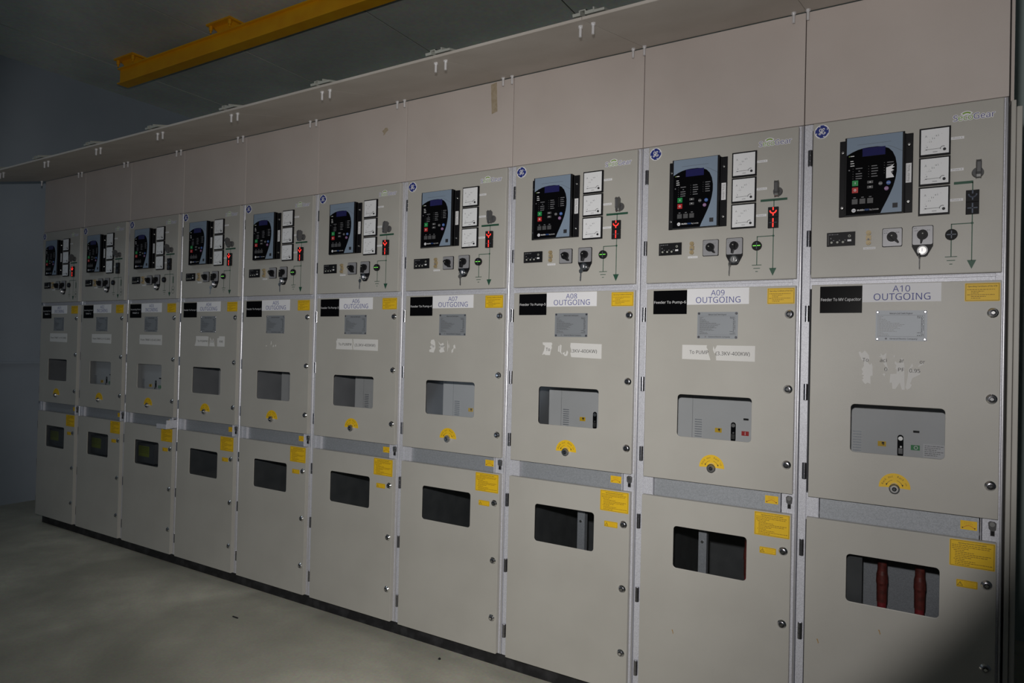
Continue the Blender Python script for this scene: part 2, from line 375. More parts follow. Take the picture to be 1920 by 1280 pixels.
def f_clip(m):                                            # stepped channel standing on the hood's front edge at a joint
    m.box(-.035, -.010, 0, .12, 0, .010, 'cream_plastic'); m.box(-.010, -.006, 0, .12, 0, .017, 'cream_plastic'); m.box(.012, .016, 0, .12, 0, .017, 'cream_plastic')
    m.box(-.010, .016, 0, .12, .014, .017, 'cream_plastic'); m.box(.016, .045, 0, .12, 0, .011, 'cream_plastic'); m.box(.043, .048, 0, .12, 0, .018, 'cream_plastic'); m.box(.048, .085, 0, .12, 0, .008, 'cream_plastic')
def f_hbolt(m): m.vcyl(0, 0, .0085, -.008, .001, 'bolt_zinc', 6); m.vcyl(0, 0, .0052, -.040, -.008, 'bolt_zinc', 12)

def f_logo(m):
    y = DF-.0006; m.cyl(.066, 2.378, .0262, y-.0006, DF, 'label_white', 32); y -= .0010
    m.cyl(.066, 2.378, .0240, y, y+.0003, 'logo_blue', 32); y -= .0004
    for a in (20, 110, 200, 290):                          # four scrolls round the rim
        m.ring(.066, 2.378, .0222, .0242, y, 'label_white', a, a+50, 8)
        t = radians(a); m.ring(.066+.0205*cos(t), 2.378+.0205*sin(t), .0008, .0026, y, 'label_white', 0, 300, 8)
    c = lambda pts: [(.066+px*.001, 2.378+pz*.001) for px, pz in pts]
    m.stroke(c([(-1, 8), (-3, 11), (-7, 10), (-9, 6), (-8, 1), (-4, -1), (-1, 2), (-2, 8)]), .0026, y, 'label_white')
    m.stroke(c([(-1, 2), (-2, -5), (-5, -10), (-9, -11), (-11, -8), (-8, -5), (-2, -3), (3, 0)]), .0026, y, 'label_white')
    m.stroke(c([(9, 7), (8, 11), (4, 11), (2, 7), (4, 3), (7, 3), (3, 1), (1, -4), (3, -9), (8, -10), (12, -6), (10, -3), (7, -5)]), .0026, y, 'label_white')
def f_word(m):
    y = DF-.0006
    
    m.ring(.527, 2.358, .012, .0245, y, 'label_white', 42, 138, 14)
    y -= .0004
    x = .4885
    nat = [text_mesh(t_)[3]-text_mesh(t_)[2] for t_ in ('S', 'eco', 'Gear')]; kx = (.119-.003)/sum(nat)
    for s_, n_, c_ in zip(('S', 'eco', 'Gear'), nat, ('logo_violet', 'logo_green', 'logo_violet')):
        w_ = n_*kx
        m.text(s_, x, 2.352, .0195, y+.0003, 'label_white', 'L', width=w_, off=.06); m.text(s_, x, 2.352, .0195, y, c_, 'L', width=w_); x += w_+.0018
    m.ring(.527, 2.360, .0145, .0195, y, 'logo_green', 48, 132, 12)
RX0, RX1, RZ0, RZ1 = .156, .336, 2.053, 2.331
def fs_(s, t): return RX0+s*(RX1-RX0), RZ1-t*(RZ1-RZ0)
def f_relay(m):
    m.box(.130, .369, DF-.006, DF, 2.052, 2.330, 'black'); m.box(.150, .343, DF-.030, DF-.006, 2.051, 2.333, 'black')
    m.box(.338, .343, DF-.022, DF-.006, 2.052, 2.331, 'black_gloss')
    m.box(.343, .347, DF-.012, DF-.006, 2.052, 2.330, 'black_matt')
def f_face(m):
    y = DF-.031; m.box(RX0, RX1, y, y+.001, RZ0, RZ1, 'relay_blue'); y -= .0004
    sw = [(0, .225), (.1, .19), (.2, .165), (.3, .15), (.4, .145), (.55, .145), (.66, .155), (.76, .185), (.83, .235), (.88, .31), (.905, .40), (.905, .49), (.885, .58), (.85, .67), (.79, .77), (.72, .87), (.66, .95), (.63, 1), (0, 1)]
    m.poly([fs_(*p) for p in sw], y, 'black_gloss'); y -= .0004
    R = random.Random(3)
    def r(s0, s1, t0, t1, c, yy=y): a = fs_(s0, t1); b = fs_(s1, t0); m.rect(a[0], b[0], a[1], b[1], yy, c)
    for ss, w_, rows in ((.17, .13, (.40, .435, .468, .50, .53)), (.455, .12, (.385, .418, .452, .485, .518)), (.735, .12, (.36, .393, .425, .458, .49))):
        for i, t in enumerate(rows): r(ss+(.05 if i == 1 and ss < .2 else 0), ss+w_-(.05 if i == 1 and ss < .2 else R.uniform(0, .03)), t, t+.010, 'ink_grey'); r(ss-.055, ss-.042, t, t+.008, 'key_grey')
    for t in (.235, .30, .33, .36): r(.07, .07+R.uniform(.05, .08), t, t+.010, 'label_white')
    r(.04, .06, .235, .247, 'logo_green'); a = fs_(.05, .42); m.cyl(a[0], a[1], .0025, y-.0003, y, 'ink_grey', 10)
    r(.84, .93, .885, .945, 'ink'); 
    for s0 in (.135, .28, .42): r(s0, s0+.045, .775, .785, 'ink_grey')
    a = fs_(.145, .945); m.cyl(a[0], a[1], .0070, y-.0004, y, 'label_white', 20); m.text('GE', a[0], a[1]-.0025, .0050, y-.0007, 'logo_blue', width=.008)
    a = fs_(.21, .955); m.text('Multilin', a[0], a[1], .0058, y, 'label_white', 'L', width=.023, off=.02)
    a = fs_(.35, .955); m.text('F650', a[0], a[1], .0058, y, 'btn_blue', 'L', width=.013, off=.02)
    a = fs_(.435, .955); m.text('Bay Controller', a[0], a[1], .0050, y, 'label_white', 'L', width=.030)
    for s0, s1, t in ((.19, .80, .10),): r(s0, s1, t, t+.003, 'key_grey')
    m.stroke([fs_(.74, .15), fs_(.82, .17), fs_(.90, .20), fs_(1.0, .24)], .0008, y, 'key_grey')
def f_lcd(m): a = fs_(.29, .26); b = fs_(.70, .155); m.box(a[0], b[0], DF-.034, DF-.0315, a[1], b[1], 'lcd')
def key_(s0, s1, t0, t1, c, sym=None, rnd=False):
    def f(m):
        a = fs_(s0, t1); b = fs_(s1, t0)
        if rnd: m.cyl((a[0]+b[0])/2, (a[1]+b[1])/2, (b[0]-a[0])/2, DF-.0345, DF-.0315, c, 18)
        else: m.box(a[0], b[0], DF-.0345, DF-.0315, a[1], b[1], c)
        cx, cz = (a[0]+b[0])/2, (a[1]+b[1])/2
        if sym == 'I': m.rect(cx-.0010, cx+.0010, cz-.0035, cz+.0035, DF-.0349, 'label_white')
        if sym == 'O': m.ring(cx, cz, .0022, .0040, DF-.0349, 'label_white', 0, 360, 14)
        if sym in ('ESC', 'ENTER', 'MENU'): m.text(sym, cx, cz-.0015, .003, DF-.0349, 'label_white', width=(b[0]-a[0])*.75)
        if sym == 'u': m.poly([(cx-.003, cz-.0018), (cx+.003, cz-.0018), (cx, cz+.002)], DF-.0349, 'label_white')
        if sym == 'd': m.poly([(cx-.003, cz+.0018), (cx+.003, cz+.0018), (cx, cz-.002)], DF-.0349, 'label_white')
    return f
KEYS = [('start_button', .11, .22, .56, .63, 'green', 'I', False), ('stop_button', .11, .22, .65, .72, 'red', 'O', False),
        ('arrow_button', .385, .49, .578, .612, 'key_grey', 'u', False), ('arrow_button', .385, .49, .642, .676, 'key_grey', 'd', False),
        ('round_button', .585, .66, .60, .65, 'key_grey', 'MENU', True), ('round_button', .725, .805, .60, .65, 'btn_blue', 'ENTER', True), ('round_button', .69, .77, .67, .72, 'btn_violet', 'ESC', True),
        ('function_button', .11, .215, .80, .865, 'grey_plastic', None, False), ('function_button', .25, .355, .80, .865, 'grey_plastic', None, False), ('function_button', .39, .495, .80, .865, 'grey_plastic', None, False)]
def f_rscrew(m): m.cyl(0, 0, .0045, -.005, 0, 'steel', 14, .0068); m.cyl(0, 0, .003, -.010, -.005, 'steel', 10)
def f_rtag(m):
    m.box(.347, .3645, DF-.0070, DF-.006, 2.157, 2.225, 'label_white'); m.text('Feeder Relay', .3590, 2.191-.029, .006, DF-.0074, 'ink', 'L', width=.058, rot=pi/2)
    R = random.Random(5); m.stroke([(.3505, 2.162), (.3505, 2.22)], .0012, DF-.0074, 'ink_grey')
def f_meter(m):
    m.box(0, .0950, DF-.007, DF, 0, .0985, 'black'); m.box(.003, .092, DF-.010, DF-.007, .003, .0955, 'black')
def f_dial(m):
    y = DF-.0106; m.box(.0055, .0895, y, y+.0007, .0060, .0925, 'white_enamel'); y -= .0004
    q = lambda s, t: (.0055+s*.084, .0925-t*.0865)
    a = q(.18, .32); m.text('A', a[0], a[1], .0075, y, 'ink_grey')
    for s_, t_, w_ in ((.245, .735, .006), (.345, .53, .008), (.46, .41, .009), (.605, .31, .010)):
        a = q(s_, t_); m.dashes(a[0]-w_/2, a[0]+w_/2, a[1], .0045, y, 'ink_grey', random.Random(int(s_*90)), .0012, .0022)
    for i in range(9):
        t = radians(95+i*10.5); c = q(.80, .86); r_ = .054
        m.stroke([(c[0]+r_*cos(t), c[1]+r_*sin(t)), (c[0]+(r_+.003)*cos(t), c[1]+(r_+.003)*sin(t))], .0005, y, 'ink_grey')
    a = q(.5, .93); m.rect(a[0]-.006, a[0]+.008, a[1], a[1]+.0018, y, 'ink_grey')
def f_needle(m):
    y = DF-.0120; q = lambda s, t: (.0055+s*.084, .0925-t*.0865)
    m.stroke([q(.16, .815), q(.70, .80)], .0011, y, 'ink'); m.poly([q(.14, .815), q(.22, .795), q(.22, .835)], y, 'ink')
    c = q(.80, .82); m.ring(c[0], c[1], .0075, .0092, y, 'ink', 60, 190, 12); c = q(.845, .855); m.cyl(c[0], c[1], .0048, y-.002, y, 'ink', 14)
def f_phase(L_):
    def f(m): m.box(.4825, .521, DF-.0008, DF, -.0045, .0045, 'label_white'); m.text('Phase '+L_, .502, -.0022, .0048, DF-.0012, 'ink_grey', width=.028)
    return f
def f_handle_base(m): m.cyl(0, 0, .0160, -.012, 0, 'grey_plastic', 24, .018); m.cyl(0, 0, .008, -.022, -.012, 'grey_plastic', 20)
def f_handle(m):                                         # a fin that stands off the door
    p = [(-.022, -.020), (.030, -.018), (.036, -.034), (.028, -.046), (-.006, -.044), (-.024, -.034)]
    t = .0070; vs = [(-t, y, z) for z, y in p] + [(t, y, z) for z, y in p]; n = len(p)
    m.add(vs, [tuple(range(n)), tuple(range(2*n-1, n-1, -1))] + [(i, (i+1) % n, (i+1) % n+n, i+n) for i in range(n)], 'grey_plastic')
    m.box(-.0075, .0075, -.041, -.037, -.0235, -.012, 'steel')
def f_mimic(kind):
    def f(m):
        y = DF-.0008; g = 'mimic_green'
        if kind == 'cap': m.rect(.493, .5495, 2.136, 2.145, y, g)
        else: m.rect(.498, .597, 2.136, 2.145, y, g)
        m.rect(.5465, .5495, 2.111, 2.140, y, g); m.rect(.5465, .5495, 1.876, 2.031, y, g)
        m.poly([(.5345, 1.878), (.5615, 1.878), (.548, 1.848)], y, g)
        for x0, x1, z in ((.470, .506, 1.8915), (.4755, .5005, 1.879), (.4835, .4925, 1.8665)): m.rect(x0, x1, z-.0013, z+.0013, y, g)
        m.rect(.4865, .4895, 1.892, 2.003, y, g)
        if kind == 'in':
            m.rect(.4865, .590, 2.001, 2.004, y, g); m.rect(.5875, .5895, 1.925, 2.002, y, g)
            m.ring(.5885, 1.905, .0125, .0145, y, g); m.ring(.5885, 1.883, .0125, .0145, y, g); m.rect(.5835, .5935, 1.94, 1.985, y-.0003, g)
        else: m.rect(.4865, .5495, 2.0005, 2.0035, y, g); m.cyl(.548, 2.002, .0042, y-.0003, y, g, 14)
        for i in range(len(m.v)): pass
    return f
def f_flag(lit):
    def f(m):
        m.box(.5285, .5665, DF-.012, DF, 2.072, 2.111, 'black_matt'); m.box(.5285, .5665, DF-.012, DF, 2.031, 2.0705, 'black_matt')
        y = DF-.0125; c = 'red_lit' if lit else 'lens_dark'; wd = .0042
        m.stroke([(.5475, 2.1085), (.5475, 2.100)], wd, y, c)
        pts = [(.5475+.0115*cos(radians(a)), 2.0985+.0115*sin(radians(a))) for a in range(190, 351, 20)]; m.stroke(pts, wd, y, c)
        m.stroke([(.5475, 2.086), (.5475, 2.079)], wd, y, c)
        m.stroke([(.5475, 2.066), (.5475, 2.054)], wd, y, c); m.stroke([(.5475, 2.048), (.5475, 2.035)], wd, y, c)
        m.stroke([(.534, 2.051), (.5435, 2.051)], .002 if lit else .0035, y, 'lens_dark'); m.stroke([(.5515, 2.051), (.561, 2.051)], .002 if lit else .0035, y, 'lens_dark')
    return f
def f_earth(lit):
    def f(m):
        m.cyl(.488, 1.966, .0185, DF-.011, DF, 'black_matt', 28); y = DF-.0115; c = 'green_lit' if lit else 'lens_dark'
        m.stroke([(.475, 1.966), (.4855, 1.966)], .0030, y, c); m.stroke([(.4905, 1.966), (.501, 1.966)], .0030, y, c)
        m.stroke([(.488, 1.978), (.488, 1.969)], .0030, y, 'lens_dark'); m.stroke([(.488, 1.963), (.488, 1.954)], .0030, y, 'lens_dark')
    return f
def f_ind(m):
    m.box(.0905, .187, DF-.006, DF, 1.9475, 1.998, 'black'); y = DF-.0064
    m.dashes(.098, .134, 1.989, .0028, y, 'ink_grey', random.Random(2), .002, .006); m.rect(.0955, .097, 1.952, 1.994, y, 'key_grey')
    for x in (.107, .127, .146): m.cyl(x, 1.9615, .0040, DF-.0075, DF-.006, 'cream_plastic', 14); m.rect(x+.005, x+.009, 1.967, 1.970, y, 'ink_grey')
    m.rect(.161, .174, 1.963, 1.970, y, 'label_white'); m.ring(.1675, 1.9825, .0026, .0048, y, 'cream_plastic'); m.rect(.103, .106, 1.974, 1.979, y, 'ink_grey')
def f_term(m):
    for z in (1.9895, 1.954): m.cyl(.231, z, .0085, DF-.012, DF-.004, 'brass', 12); m.cyl(.231, z, .005, DF-.018, DF-.012, 'brass', 8)
    m.box(.2225, .2395, DF-.009, DF, 1.964, 1.980, 'brass'); m.box(.227, .235, DF-.006, DF, 1.946, 1.998, 'brass'); m.cyl(.231, 1.9655, .0035, DF-.014, DF-.009, 'ink_grey', 8)
def f_ttag(m): m.box(.214, .254, DF-.0008, DF, 1.931, 1.939, 'label_white'); m.text('Test Terminal', .234, 1.9332, .0040, DF-.0012, 'ink_grey', width=.034)
def f_sw1(m):
    m.prism(rrect(.2755, .3395, 1.9355, 2.0015, .004), DF-.005, DF, 'black'); m.prism(rrect(.2775, .3375, 1.9375, 1.9995, .004), DF-.0065, DF-.005, 'switch_plate')
    y = DF-.0069; m.dashes(.281, .296, 1.991, .0028, y, 'ink_grey', random.Random(4), .002, .005); m.dashes(.281, .292, 1.983, .0028, y, 'ink_grey', random.Random(5), .002, .005); m.dashes(.318, .333, 1.984, .0028, y, 'ink_grey', random.Random(6), .002, .005)
def f_knob(m):                                            # round knob with a pointer grip, pointing down before it is turned
    m.cyl(0, 0, .0165, -.012, 0, 'black', 26, .0172)
    p = [(-.0065, .011), (.0065, .011), (.0060, -.010), (.0022, -.031), (-.0022, -.031), (-.0060, -.010)]
    m.prism(p, -.027, -.004, 'black'); m.cyl(0, .001, .0022, -.0276, -.027, 'cream_plastic', 8)
def f_sw2(m):
    m.prism(rrect(.3695, .4345, 1.934, 2.003, .005), DF-.005, DF, 'black'); m.prism(rrect(.3715, .4325, 1.9375, 2.001, .005), DF-.0065, DF-.005, 'switch_plate')
    m.prism([(.3695, 1.938), (.4345, 1.938), (.4345, 1.932), (.4175, 1.899), (.4115, 1.895), (.3925, 1.895), (.3865, 1.899), (.3695, 1.932)], DF-.0045, DF, 'black')
    y = DF-.0069; m.dashes(.375, .385, 1.994, .0028, y, 'ink_grey', random.Random(7), .002, .005); m.dashes(.378, .387, 1.985, .0028, y, 'ink_grey', random.Random(8), .002, .005); m.dashes(.415, .427, 1.985, .0028, y, 'ink_grey', random.Random(9), .002, .005)
    m.text('o', .4015, 1.992, .004, y, 'ink_grey')
def f_barrel(m): m.cyl(.402, 1.9165, .0165, DF-.016, DF-.0045, 'chrome', 26); m.cyl(.402, 1.9165, .0120, DF-.0175, DF-.016, 'steel', 20); m.box(.3995, .4025, DF-.024, DF-.0175, 1.9105, 1.9225, 'hinge_steel')
def f_key(m):
    m.ring(0, -.006, .0045, .0062, -.001, 'steel', 0, 360, 16); m.cyl(0, -.021, .0095, -.0035, -.0010, 'steel', 18)
    m.prism([(-.0032, -.028), (.0032, -.028), (.0032, -.060), (.0015, -.066), (-.0032, -.062), (-.0020, -.056), (-.0034, -.050), (-.0020, -.044)], -.0035, -.0010, 'steel')

def f_sign(k):
    def f(m):
        m.box(.214, .4615, DF-.0012, DF, 1.7410, 1.8055, 'white_paper'); y = DF-.0016
        m.text('A%02d' % k, .339, 1.7765, .0215, y, 'ink_blue', width=.055, off=0); m.text(INFO[k][0], .340, 1.7475, .0235, y, 'ink_blue', width=.178 if INFO[k][0] == 'OUTGOING' else .150, off=0)
    return f
def f_feed(k):
    def f(m):
        m.box(.0700, .2135, DF-.002, DF, 1.7030, 1.8010, 'black_gloss'); ls = INFO[k][1]
        if len(ls) == 1: m.text(ls[0], .1418, 1.747, .0105, DF-.0024, 'label_white', width=.136)
        else: m.text(ls[0], .1418, 1.758, .0105, DF-.0024, 'label_white', width=.124); m.text(ls[1], .1418, 1.732, .0105, DF-.0024, 'label_white', width=.080)
    return f
def border(m, x0, x1, z0, z1, t, y, mat):
    m.rect(x0, x1, z1-t, z1, y, mat); m.rect(x0, x1, z0, z0+t, y, mat); m.rect(x0, x0+t, z0+t, z1-t, y, mat); m.rect(x1-t, x1, z0+t, z1-t, y, mat)
def f_warn(m):
    m.prism(rrect(.5300, .6300, 1.7390, 1.8000, .003), DF-.001, DF, 'yellow'); y = DF-.0014; border(m, .5325, .6275, 1.7415, 1.7975, .001, y, 'ink')
    m.text('Operating Conditions of the VCB', .580, 1.7865, .0050, y, 'ink', width=.083, off=.01)
    R = random.Random(21)
    for i, (a, b) in enumerate(((.537, .617), (.548, .585), (.548, .570), (.537, .615), (.548, .590), (.548, .575))): m.dashes(a, b, 1.7775-i*.0058, .0017, y, 'ink_brown', R, .003, .009)
def f_plate(m):
    m.prism(rrect(.2590, .4205, 1.6035, 1.7105, .003), DF-.0015, DF, 'plate_alu'); y = DF-.0019
    m.text('Metal-clad Switchgear', .340, 1.6975, .0055, y, 'ink', width=.072, off=.01); m.rect(.266, .413, 1.6935, 1.6943, y, 'ink_grey'); m.rect(.266, .413, 1.6185, 1.6193, y, 'ink_grey')
    m.rect(.266, .2667, 1.6185, 1.694, y, 'ink_grey'); m.rect(.4123, .413, 1.6185, 1.694, y, 'ink_grey')
    m.text('General Electric Company', .348, 1.6085, .0052, y, 'ink', width=.086, off=.01); m.cyl(.293, 1.611, .0035, y-.0002, y, 'ink_grey', 12)
    R = random.Random(31)
    for i, w_ in enumerate((.014, .010, .024, .029, .038, .066, .082, .074, .060, .068, .050, .058, .014, .030, .034)):
        z = 1.6885-i*.00475; m.dashes(.269, .269+w_, z, .0016, y, 'key_grey', R, .003, .010); m.dashes(.410-(.02 if i in (0, 1, 12, 14) else .008), .410, z, .0021, y, 'ink', R, .002, .005)
def f_rivet(m): m.cyl(0, 0, .0030, -.003, 0, 'hinge_steel', 12, .005)
def f_rack(m):
    m.prism([(.328+.050*cos(radians(a)), 1.089+.050*sin(radians(a))) for a in range(-2, 183, 8)] + [(.328+.017*cos(radians(a)), 1.089+.017*sin(radians(a))) for a in range(180, -1, -12)], DF-.001, DF, 'yellow'); y = DF-.0014
    for i, ch in enumerate('Rack out'):
        if ch != ' ': t = radians(163-i*9.0); m.text(ch, .328+.0365*cos(t), 1.089+.0365*sin(t)-.0, .0065, y, 'ink', rot=t-pi/2)
    for i, ch in enumerate('Rack in'):
        if ch != ' ': t = radians(74-i*9.0); m.text(ch, .328+.0365*cos(t), 1.089+.0365*sin(t), .0065, y, 'ink', rot=t-pi/2)
    for a0, a1 in ((105, 155), (25, 75)): m.ring(.328, 1.089, .0262, .0272, y, 'ink', a0, a1, 8)
    for a in (158, 22):
        t = radians(a); c = (.328+.0267*cos(t), 1.089+.0267*sin(t)); m.poly([(c[0]-.003, c[1]+.003), (c[0]+.003, c[1]+.003), (c[0]+(.001 if a < 90 else -.001), c[1]-.005)], y, 'ink')
def f_socket(m):
    m.cyl(.328, 1.086, .0175, DF-.010, DF, 'chrome', 28, .019); m.cyl(.328, 1.086, .0125, DF-.016, DF-.010, 'steel', 24, .015); m.cyl(.328, 1.086, .0075, DF-.0165, DF-.016, 'black', 18); m.cyl(.328, 1.086, .0042, DF-.021, DF-.0165, 'chrome', 12)
def f_instr(m):
    m.prism(rrect(.4980, .6275, .8510, .9400, .003), DF-.001, DF, 'yellow'); y = DF-.0014; border(m, .5005, .6250, .8535, .9375, .001, y, 'ink')
    m.text('Operating Instruction of Earth Switch', .563, .9275, .0046, y, 'ink', width=.080, off=.01); R = random.Random(41)
    for i, (a, b) in enumerate(((.505, .617), (.505, .612), (.505, .553), (.510, .542), (.514, .568), (.514, .616), (.514, .608), (.514, .562), (.510, .542), (.514, .572), (.514, .621), (.514, .556))): m.dashes(a, b, .9215-i*.0058, .0018, y, 'ink_brown', R, .003, .010)
def tri(m, cx, cz, h, y):
    m.stroke([(cx-h*.6, cz-h/2), (cx+h*.6, cz-h/2), (cx, cz+h/2), (cx-h*.6, cz-h/2)], h*.10, y, 'ink'); m.rect(cx-h*.04, cx+h*.05, cz-h*.25, cz+h*.15, y, 'ink')
def f_caut(m):
    m.prism(rrect(.5190, .5800, .7830, .8080, .003), DF-.001, DF, 'yellow'); y = DF-.0014; border(m, .5205, .5785, .7845, .8065, .0008, y, 'ink'); tri(m, .530, .795, .012, y); R = random.Random(51)
    for i in range(4): m.dashes(.542, .575-i % 2*.006, .8015-i*.0045, .0012, y, 'yellow_deep', R, .002, .006)
def f_bandlab(m):
    m.box(.5300, .5785, .0085, .0100, .9690, .9990, 'yellow'); y = .0081; R = random.Random(61)
    for i in range(2): m.dashes(.541, .566, .9925-i*.005, .0018, y, 'yellow_deep', R, .002, .006)
    m.stroke([(.536, .974), (.545, .981), (.554, .984), (.563, .981), (.572, .974)], .0012, y, 'red')
    for x in (.536, .572): m.poly([(x-.0025, .977), (x+.0025, .977), (x, .972)], y, 'ink')
def f_latch(m):
    m.prism([(.6085, 1.004), (.6135, 1.009), (.6265, 1.009), (.632, 1.004), (.6305, .982), (.6270, .980), (.6270, .962), (.6150, .962), (.6150, .980), (.6105, .984)], -.006, .002, 'grey_plastic')
    m.cyl(.620, 1.000, .0075, -.009, -.006, 'steel', 16); m.box(.6165, .6255, -.008, -.006, .964, .978, 'black')

def jag(pts, amp, R, n=3):
    out = []
    for (a, b), (c, d) in zip(pts, pts[1:]+pts[:1]):
        for i in range(n):
            t = i/n; k = 0 if i == 0 else 1; out.append((a+(c-a)*t+R.uniform(-amp, amp)*k, b+(d-b)*t+R.uniform(-amp, amp)*k))
    return out
def zx(px, pz): return (.206+(px-560)/1008*.212, 1.568-(pz-611)/576*.135)
def f_torn(k):
    def f(m):
        y0, y = DF-.0006, DF-.0010; P = 'cream_paper'; X0, X1, Z0, Z1 = .198, .488, 1.518, 1.577
        pc = lambda pts: m.prism(pts, y0, DF, P)
        if k <= 3:
            pc([(.20, 1.515), (.475, 1.512), (.475, 1.582), (.20, 1.582)]); m.text(INFO[k][2], .3375, 1.540, .013, y, 'ink', width=.245); return
        if k == 4:
            pc([(.200, 1.514), (.345, 1.514), (.340, 1.545), (.345, 1.576), (.330, 1.579), (.212, 1.579), (.214, 1.55)]); pc([(.355, 1.514), (.412, 1.514), (.395, 1.566), (.388, 1.553), (.378, 1.552), (.362, 1.572), (.364, 1.55)])
            pc([(.438, 1.514), (.512, 1.514), (.512, 1.580), (.456, 1.580), (.456, 1.570), (.437, 1.566)]); m.text('To PUMP#1', .285, 1.540, .013, y, 'ink', width=.11); m.text('3.3', .383, 1.540, .013, y, 'ink', width=.03); m.text('KW)', .478, 1.540, .013, y, 'ink', width=.035)
        if k == 5:
            for c in ((.305, 1.545, .006, .024), (.262, 1.527, .012, .006), (.325, 1.527, .010, .014), (.345, 1.530, .012, .012)): pc([(c[0]-c[2]/2, c[1]-c[3]/2), (c[0]+c[2]/2, c[1]-c[3]/3), (c[0]+c[2]/3, c[1]+c[3]/2), (c[0], c[1]+c[3]/2.4)])
        if k == 6:
            pc([(.197, 1.519), (.322, 1.518), (.318, 1.535), (.322, 1.550), (.318, 1.578), (.204, 1.578), (.204, 1.570), (.197, 1.565), (.201, 1.545)]); pc([(.327, 1.518), (.505, 1.515), (.505, 1.576), (.325, 1.578), (.328, 1.550), (.324, 1.535)])
            m.text('To PUMP#', .265, 1.540, .014, y, 'ink', width=.098); m.text('(3.3KV-400KW)', .413, 1.538, .014, y, 'ink', width=.148)
        if k == 7:
            q = lambda a, b: (.198+(a-355)*.000527, 1.585-(b-925)*.000535)
            pc([q(*p) for p in ((380, 935), (410, 930), (425, 955), (430, 1010), (410, 1055), (360, 1050), (358, 1030), (385, 1020), (365, 1000), (385, 985), (370, 960))])
            pc([q(*p) for p in ((462, 948), (490, 975), (520, 960), (538, 1000), (525, 1015), (540, 1045), (490, 1055), (475, 1035), (495, 1015), (470, 1000), (488, 990))])
            for g in (((570, 935), (580, 990), (574, 1045)), ((588, 965), (594, 1000), (586, 1010)), ((622, 1055), (620, 1030), (640, 1010), (636, 1045)), ((640, 985), (655, 975), (668, 1015), (655, 1005), (645, 1020))): pc([q(*p) for p in g])
            a = q(390, 1005); m.text('To', a[0]+.006, a[1], .012, y, 'ink', width=.016); a = q(508, 1005); m.text('UMP', a[0], a[1], .012, y, 'ink', width=.028)
        if k == 8:
            pc([(.197, 1.521), (.200, 1.519), (.206, 1.524), (.214, 1.519), (.237, 1.519), (.241, 1.543), (.246, 1.551), (.244, 1.564), (.248, 1.570), (.244, 1.577), (.198, 1.577), (.199, 1.567), (.210, 1.562), (.206, 1.540)])
            pc([(.340, 1.577), (.489, 1.573), (.489, 1.509), (.344, 1.513), (.339, 1.530), (.345, 1.542), (.338, 1.560)])
            for g in (((.279, 1.560), (.284, 1.565), (.283, 1.535), (.277, 1.538)), ((.288, 1.569), (.294, 1.565), (.293, 1.535), (.300, 1.522), (.286, 1.535)), ((.300, 1.530), (.312, 1.535), (.310, 1.525), (.316, 1.524), (.322, 1.543), (.328, 1.535), (.324, 1.519), (.312, 1.517))): pc(list(g))
            m.text('To', .226, 1.538, .014, y, 'ink', width=.022); m.text('.3KV-400KW)', .405, 1.534, .0145, y, 'ink', width=.125)
        if k == 9:
            pc([(.198, 1.519), (.315, 1.517), (.311, 1.530), (.306, 1.545), (.303, 1.560), (.298, 1.568), (.300, 1.577), (.198, 1.577)]); pc([(.338, 1.517), (.488, 1.516), (.488, 1.577), (.340, 1.577), (.332, 1.560), (.336, 1.540)])
            pc([(.326, 1.574), (.331, 1.560), (.334, 1.545), (.330, 1.545), (.324, 1.560)]); m.text('To PUMP', .267, 1.541, .014, y, 'ink', width=.077); m.text('(3.3KV-400KW)', .402, 1.538, .0145, y, 'ink', width=.133)
        if k == 10:
            for g in (((555, 640), (580, 625), (600, 655), (625, 640), (650, 610), (680, 640), (715, 680), (725, 740), (700, 790), (735, 830), (760, 800), (775, 850), (780, 990), (745, 1000), (750, 1120), (700, 1100), (670, 1125), (640, 1100), (615, 1060), (640, 1040), (620, 1020), (650, 990), (605, 980), (630, 940), (605, 900), (640, 850), (640, 770), (590, 750), (595, 730), (570, 690)),
                      ((870, 700), (900, 690), (895, 650), (930, 685), (985, 640), (975, 740), (1000, 830), (1015, 880), (990, 920), (965, 920), (985, 860), (940, 800), (960, 790), (930, 760), (920, 715)),
                      ((1105, 665), (1115, 690), (1105, 715), (1092, 690)), ((930, 965), (955, 950), (975, 965), (960, 995)), ((1115, 760), (1150, 790), (1205, 790), (1215, 700), (1240, 760), (1255, 800), (1262, 1060), (1268, 1185), (1225, 1185), (1195, 1080), (1130, 1180), (1085, 1180), (1075, 1085), (1040, 1090), (1050, 960), (1140, 950), (1150, 900), (1125, 870), (1140, 830), (1115, 800)),
                      ((1375, 790), (1385, 830), (1340, 880), (1480, 890), (1490, 950), (1375, 1010), (1350, 1090), (1370, 1110), (1345, 1160), (1300, 1185), (1280, 1150), (1300, 1050), (1325, 870)), ((1455, 830), (1540, 750), (1550, 790), (1470, 840))): pc([zx(*p) for p in g])
            for t_, a, b, w_ in (('To', 665, 780, .020), ('aci', 940, 780, .022), ('ar', 1215, 780, .014), ('or', 1520, 790, .016), ('0', 980, 915, .009), ('PF', 1210, 915, .019), ('0.95', 1410, 925, .033)):
                c = zx(a, b); m.text(t_, c[0], c[1], .0125, y, 'ink', width=w_)
    return f
